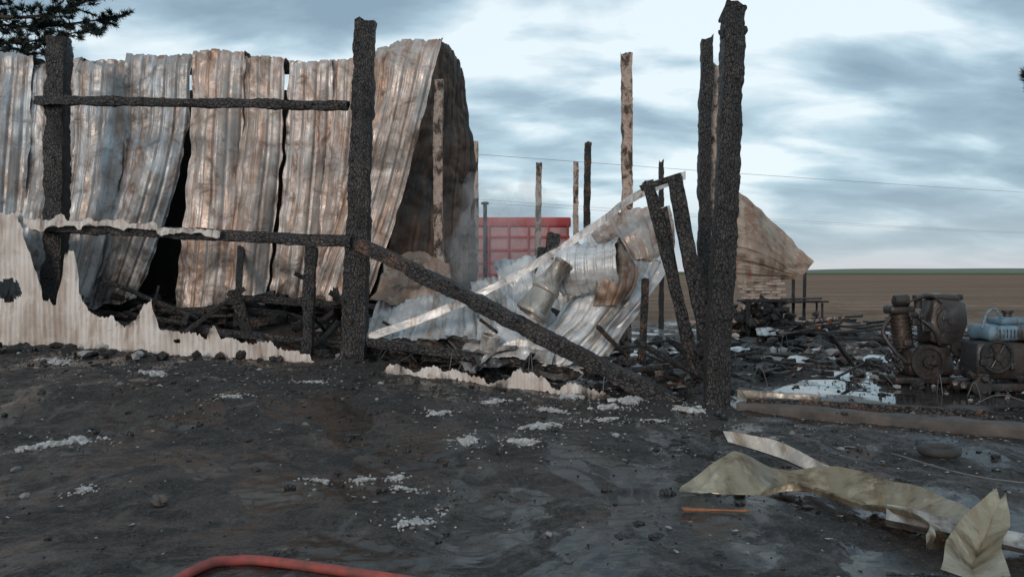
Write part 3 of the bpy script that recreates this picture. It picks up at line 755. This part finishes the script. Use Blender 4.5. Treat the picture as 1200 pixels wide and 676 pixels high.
lathe(E, o(-.18, -.22, .48), (0, -1, 0), [(0, .20), (.05, .20), (.05, .17), (.03, .16), (.03, .06), (.08, .05), (.08, .01)], 1, 32)
for k in range(6):
    t = k*math.pi/3
    tube(E, [o(-.18, -.27, .48), o(-.18+.16*math.cos(t), -.27, .48+.16*math.sin(t))], .008, 1, n=6)
lathe(E, o(.3, -.24, .45), (0, -1, 0), [(0, .13), (.05, .13), (.05, .02)], 2, 26)
tube(E, [o(-.28, -.1, .82), o(-.22, -.1, 1.0), o(-.12, -.1, 1.05), o(-.05, -.1, .95)], .016, 0, n=8)
lathe(E, o(.15, .1, .93), (0, 0, 1), [(0, .05), (.06, .05), (.07, .07), (.1, .07)], 1, 16)
lathe(E, o(-.42, -.3, .12), (0, -1, 0), [(0, .10), (.02, .12), (.07, .12), (.09, .10), (.09, .03)], 2, 26)
lathe(E, o(.40, -.3, .12), (0, -1, 0), [(0, .10), (.02, .12), (.07, .12), (.09, .10), (.09, .03)], 2, 26)
for k in range(10): rbox(E, o(-.15+k*.045, -.262, .76), (.015, .01, .10), .004, 1)
for k in range(60): chunk(E, o(R.uniform(-.6, .5), R.uniform(-.5, .1), R.uniform(0, .3)), (R.uniform(.015, .06),)*3, 1)
for k in range(10): rbox(E, o(R.uniform(-.4, .4), R.uniform(-.27, -.2), R.uniform(.2, .65)), (R.uniform(.04, .12), .06, R.uniform(.03, .1)), .012, 1)
E.build(sharp=38)

# ------------------------------------------------------------------ work table, bricks, embers
A = Acc("work_table", [M_CHARB, M_CHAR])
beam(A, (6.5, 22.0, .80), (8.1, 22.2, .82), .6, .05, 0, .01, ref=(0, 0, 1))
for x, y in ((6.6, 21.8), (8.0, 22), (6.6, 22.3), (8.0, 22.4)): beam(A, (x, y, -.05), (x, y, .78), .05, .05, 1, .008)
beam(A, (6.9, 21.9, .88), (8.0, 22.2, .90), .2, .05, 0, .008)
beam(A, (7.35, 22.3, .0), (7.35, 22.3, 1.62), .07, .07, 1, .01)
beam(A, (7.62, 22.3, .0), (7.65, 22.3, 1.62), .07, .07, 1, .01)
A.build()
A = Acc("brick_stack", [M_BRICK, M_CHAR])
for lv in range(8):
    for k in range(4):
        for r_ in range(2):
            if R.random() < .04+.07*lv: continue
            rbox(A, (5.50+k*.225+R.uniform(-.04, .04)+(.09 if lv % 2 else 0), 20.0+r_*.16+R.uniform(-.05, .05), .98+lv*.066), (.21, .11, .058), .01, 0, rot=Matrix.Rotation(R.uniform(-.35, .35), 3, 'Z'), dent=.006)
for k in range(260):
    zz_ = R.uniform(0, .95)
    chunk(A, (5.85+R.gauss(0, .55*(1.25-zz_)), 20.05+R.gauss(0, .3*(1.2-zz_)), zz_), (R.uniform(.06, .2), R.uniform(.05, .12), R.uniform(.05, .12)), 0 if R.random() < .12 else 1)
rbox(A, (5.87, 20.07, .91), (1.05, .45, .06), .01, 1)
for x in (5.5, 5.87, 6.25): rbox(A, (x, 20.07, .44), (.12, .42, .88), .01, 1)
A.build()
m = NT("glowing_ember"); pos = m.n('ShaderNodeNewGeometry').outputs['Position']
e_ = m.noise(pos, 9, 2)
m.set(Base_Color=(.05, .02, .01), Roughness=.9, Emission_Color=(1.0, .22, .04), Emission_Strength=m.ramp(e_, [(.46, 0.0), (.66, .6)]))
A = Acc("smouldering_embers", [m.mat, M_CHAR])
for k in range(26): chunk(A, (7.4+R.gauss(0, .3), 21.3+R.gauss(0, .2), .12+R.uniform(0, .2)), (.08, .06, .05), 0 if R.random() < .25 else 1)
A.build()
A = Acc("scrap_lumber_heap", [M_CHARB, M_CHAR, M_PALEP, M_LIGHT])
for k in range(70):
    x = R.uniform(5.0, 10.5); y = R.uniform(18, 24); L = R.uniform(.3, 1.6); t = R.uniform(-.5, .5)
    z = .06+R.uniform(0, .25); d = V((math.cos(t), math.sin(t), R.uniform(-.1, .15)))*L*.5; p = V((x, y, z+abs(d.z)))
    beam(A, p-d, p+d, R.uniform(.06, .16), R.uniform(.03, .08), R.choice((0, 1, 1, 2)), .008, step=.2)
for k in range(60):
    s = R.uniform(.05, .2); chunk(A, (R.uniform(4.6, 9), R.uniform(15, 23), s*.4), (s*1.2, s, s*.6), R.choice((1, 1, 0)))
A.build()

# ------------------------------------------------------------------ red truck behind
root = bpy.data.objects.new("red_truck", None); scene.collection.objects.link(root)
T = Acc("cargo_body", [M_RED, M_PINK, M_RUB])
ty = 26.0
rbox(T, (.2, ty+1.2, 2.1), (3.1, 2.3, 2.1), .05, 1)
rbox(T, (.2, ty+1.2, 3.1), (3.2, 2.42, .3), .05, 0)
rbox(T, (.2, ty+1.2, 1.1), (3.2, 2.42, .2), .04, 0)
for z in (2.65, 2.25, 1.85, 1.5): rbox(T, (.2, ty+.03, z), (3.12, .06, .08), .01, 0)
for k in range(6): rbox(T, (-1.3+k*.6, ty+.015, 2.1), (.05, .09, 1.9), .01, 0)
T.build(root)
T = Acc("cab", [M_RED, M_GLASS])
rbox(T, (-2.4, ty+1.2, 1.75), (1.7, 2.2, 2.0), .15, 0)
rbox(T, (-2.5, ty+.095, 2.2), (1.0, .03, .6), .01, 1)
rbox(T, (-3.25, ty+1.2, 2.2), (.05, 1.8, .7), .02, 1)
T.build(root)
T = Acc("chassis", [M_RUB])
rbox(T, (-.7, ty+1.2, .8), (5.0, 1.0, .25), .03, 0)
for x in (-2.5, .5, 1.4):
    for y_ in (ty+.1, ty+2.0): lathe(T, (x, y_, .5), (0, 1, 0), [(0, .25), (.02, .46), (.06, .5), (.22, .5), (.26, .46), (.28, .2)], 0, 28)
T.build(root)
T = Acc("exhaust_stack", [M_RUB])
tube(T, [(-.82, ty-.0, .8), (-.82, ty-.0, 3.65)], .06); lathe(T, (-.82, ty, 3.62), (0, 0, 1), [(0, .05), (.02, .12), (.08, .12), (.1, .05)], 0, 14)
T.build(root)

# ------------------------------------------------------------------ pine trees
def pine(name, x, y, H, r0, seed, tilt=0, crown0=.35, rad=3.0, limbs=34, extra=(), dens=1.0):
    rr = random.Random(seed); A = Acc(name, [M_BARK, M_NEEDLE])
    trunk = [V((x+tilt*t*t, y+.2*math.sin(t*5), H*t)) for t in (0, .25, .5, .75, 1)]
    tube(A, trunk, r0, 0, n=12, seg=20, r1=.04)
    def tuft(p, d, s):
        for _ in range(30):
            dd = (d+V((rr.gauss(0, .8), rr.gauss(0, .8), rr.gauss(0, .7)+.15))).normalized()
            q = p+d*rr.uniform(-.3, .15)*s; L = s*rr.uniform(.5, 1.0); w = dd.cross(V((rr.uniform(-1, 1), rr.uniform(-1, 1), rr.uniform(-1, 1)))).normalized()*.013
            A.add([q-w, q+w, q+dd*L], [(0, 1, 2)], 1, None, .5, False)
    def limb(s, e, r, dn=1.0):
        mid = (s+e)/2+V((rr.uniform(-.15, .15), rr.uniform(-.15, .15), -.15*(e-s).length*.5)); pts = [s, mid, e]
        tube(A, pts, r, 0, n=6, seg=8, r1=.012)
        L = (e-s).length; nb = int((5+L*5)*dn)
        for k in range(nb):
            t = rr.uniform(.25, 1); b0 = cr(pts, t); d = (e-s).normalized()
            sd = (d*.6+V((rr.uniform(-1, 1), rr.uniform(-1, 1), rr.uniform(-.35, .6)))).normalized()
            b1 = b0+sd*rr.uniform(.25, .8)*(1.15-t*.5)
            tube(A, [b0, b1], .012, 0, n=4, r1=.005)
            for _ in range(3): tuft(b0.lerp(b1, rr.uniform(.4, 1.05)), sd, .2)
    for k in range(limbs):
        t = rr.uniform(crown0, .98); p = cr(trunk, t); an = rr.uniform(0, 6.28)
        L = rad*(1-.65*((t-crown0)/(1-crown0)))*rr.uniform(.55, 1.0)
        limb(p, p+V((math.cos(an)*L, math.sin(an)*L, rr.uniform(0, .3)*L)), .05*(1.1-t)+.02)
    for s, e in extra: limb(V(s), V(e), .06, 2.4)
    A.build()
pine("pine_tree", -15.5, 22, 12.5, .28, 3, rad=3.2, limbs=30, crown0=.5,
     extra=(((-15.4, 22, 7.9), (-10.7, 21.6, 7.7)), ((-15.4, 22, 8.4), (-10.2, 22.2, 8.2)), ((-15.4, 22, 7.4), (-11.5, 21.8, 7.25)), ((-15.4, 22, 9.0), (-11.6, 21.4, 8.9)), ((-13.5, 21.8, 8.1), (-10.0, 21.2, 8.5)), ((-14.5, 21.8, 8.3), (-11.0, 21.2, 9.3))))
pine("pine_tree", 12.9, 17.5, 9, .2, 8, rad=2.3, limbs=14, crown0=.5, extra=(((12.9, 17.5, 5.3), (10.55, 17.3, 5.5)),))

# ------------------------------------------------------------------ power lines
root = bpy.data.objects.new("power_line", None); scene.collection.objects.link(root)
def line(p0, p1, zt, sag, offs):
    W = Acc("wires", [M_CABLE]); P = Acc("poles", [M_POLE])
    p0, p1 = V(p0), V(p1); d, a, b = frame(p1-p0)
    for of, dz in offs:
        pts = [p0.lerp(p1, t)+a*of+V((0, 0, zt+dz-4*sag*t*(1-t))) for t in [i/12 for i in range(13)]]
        tube(W, pts, .011, 0, n=5, seg=60)
    for p in (p0, p1):
        tube(P, [p, p+V((0, 0, zt+.6))], .16, 0, n=10, r1=.11)
        beam(P, p-a*1.3+V((0, 0, zt-.1)), p+a*1.3+V((0, 0, zt-.1)), .12, .12, 0, .005, step=.5)
    W.build(root); P.build(root)
line((-25, 30, 0), (62, 75, 0), 7.6, .3, ((0, 0),))
line((-26, 49, 0), (100, 140, 0), 7.4, .6, ((-1.1, 0), (1.1, 0)))

# ------------------------------------------------------------------ smoke: thin drifting puffs
mt = bpy.data.materials.new("thin_smoke"); mt.use_nodes = True; nt = mt.node_tree; nt.nodes.clear()
out = nt.nodes.new('ShaderNodeOutputMaterial'); pv = nt.nodes.new('ShaderNodeVolumeScatter')
pv.inputs['Color'].default_value = (.92, .95, .98, 1); pv.inputs['Density'].default_value = .62
nt.links.new(pv.outputs[0], out.inputs['Volume'])
rs = random.Random(5)
A = Acc("smoke_plume", [mt])
for k in range(26):
    t = k/25
    cx = -.75+.75*t+rs.uniform(-.28, .28); cy = 12.6+rs.uniform(-.25, .35); cz = 1.25+1.35*t+rs.uniform(-.15, .15)
    r = lerp(.22, .46, t)*rs.uniform(.8, 1.2); so = V((k*3.1, 1, 2))
    vs = [V((cx, cy, cz))+V((v.x*r*.9, v.y*r*.8, v.z*r*1.05))*(1+.8*noise.noise(v*1.2+so)+.35*noise.noise(v*3+so)) for v in ICO3[0]]
    A.add(vs, ICO3[1], 0)
A.build()

# ------------------------------------------------------------------ world
w = bpy.data.worlds.new("World"); scene.world = w; w.use_nodes = True
nt = w.node_tree; nt.nodes.clear()
class WN(NT):
    def __init__(s): s.nt = nt
W = WN()
SE, SR = math.radians(16), math.radians(205)
sky = W.n('ShaderNodeTexSky', sky_type='NISHITA'); sky.sun_disc = False; sky.sun_elevation = SE; sky.sun_rotation = SR
tc = W.n('ShaderNodeTexCoord'); s3 = W.n('ShaderNodeSeparateXYZ'); W.l(tc.outputs['Generated'], s3.inputs[0])
z = W.math('MAXIMUM', s3.outputs[2], 0.0); zz = W.math('ADD', z, .30)
cb = W.n('ShaderNodeCombineXYZ'); W.l(W.math('DIVIDE', s3.outputs[0], zz), cb.inputs[0]); W.l(W.math('DIVIDE', s3.outputs[1], zz), cb.inputs[1])
cv = cb.outputs[0]
na = W.noise(W.mapv(cv, (2.6, 4.6, 1), (2.3, .4, 0)), 1.0, 9, .52, .25)
nb = W.noise(W.mapv(cv, (1.1, 2.0, 1), (5.0, 2.0, 0)), 1.0, 3, .5, .2)
v = W.math('ADD', W.math('MULTIPLY', na, .5), W.math('MULTIPLY', nb, .5))
dp = W.n('ShaderNodeVectorMath', operation='DOT_PRODUCT'); W.l(tc.outputs['Generated'], dp.inputs[0]); dp.inputs[1].default_value = V((.16, .97, .13)).normalized()
glow = W.ramp(dp.outputs['Value'], [(.93, 0.0), (.995, 1.0)])
v = W.math('ADD', v, W.math('MULTIPLY', glow, .03))
cl = W.ramp(v, [(.41, (.25, .36, .45)), (.48, (.35, .48, .58)), (.53, (.51, .66, .75)), (.59, (.80, .90, .95))])
hz = W.ramp(z, [(.0, .9), (.045, .55), (.10, .0)])
cl = W.mix(hz, cl, W.ramp(z, [(0.0, (.58, .59, .63)), (.03, (.40, .49, .57)), (.1, (.34, .45, .55))]))
skc = W.mix(1.0, sky.outputs[0], (.10, .10, .10), 'MULTIPLY')
fin = W.mix(.90, skc, cl)
bg = W.n('ShaderNodeBackground'); W.l(fin, bg.inputs[0]); bg.inputs[1].default_value = 1.1
ow = W.n('ShaderNodeOutputWorld'); W.l(bg.outputs[0], ow.inputs[0])

L = bpy.data.lights.new("sun", 'SUN'); L.energy = 1.3; L.angle = math.radians(14); L.color = (1, .83, .70)
lo = bpy.data.objects.new("sun", L); scene.collection.objects.link(lo)
sd = V((math.sin(SR)*math.cos(SE), math.cos(SR)*math.cos(SE), math.sin(SE)))
lo.rotation_euler = sd.to_track_quat('Z', 'Y').to_euler()

# ------------------------------------------------------------------ camera
cam = bpy.data.cameras.new("camera"); co = bpy.data.objects.new("camera", cam); scene.collection.objects.link(co)
co.location = (0, 0, 1.6); co.rotation_euler = (math.radians(90), 0, 0)
cam.lens = 30; cam.sensor_width = 36; cam.shift_y = -20/1200; cam.clip_end = 9000; cam.clip_start = .05
scene.camera = co
scene.view_settings.view_transform = 'Standard'; scene.view_settings.look = 'None'; scene.view_settings.exposure = 0
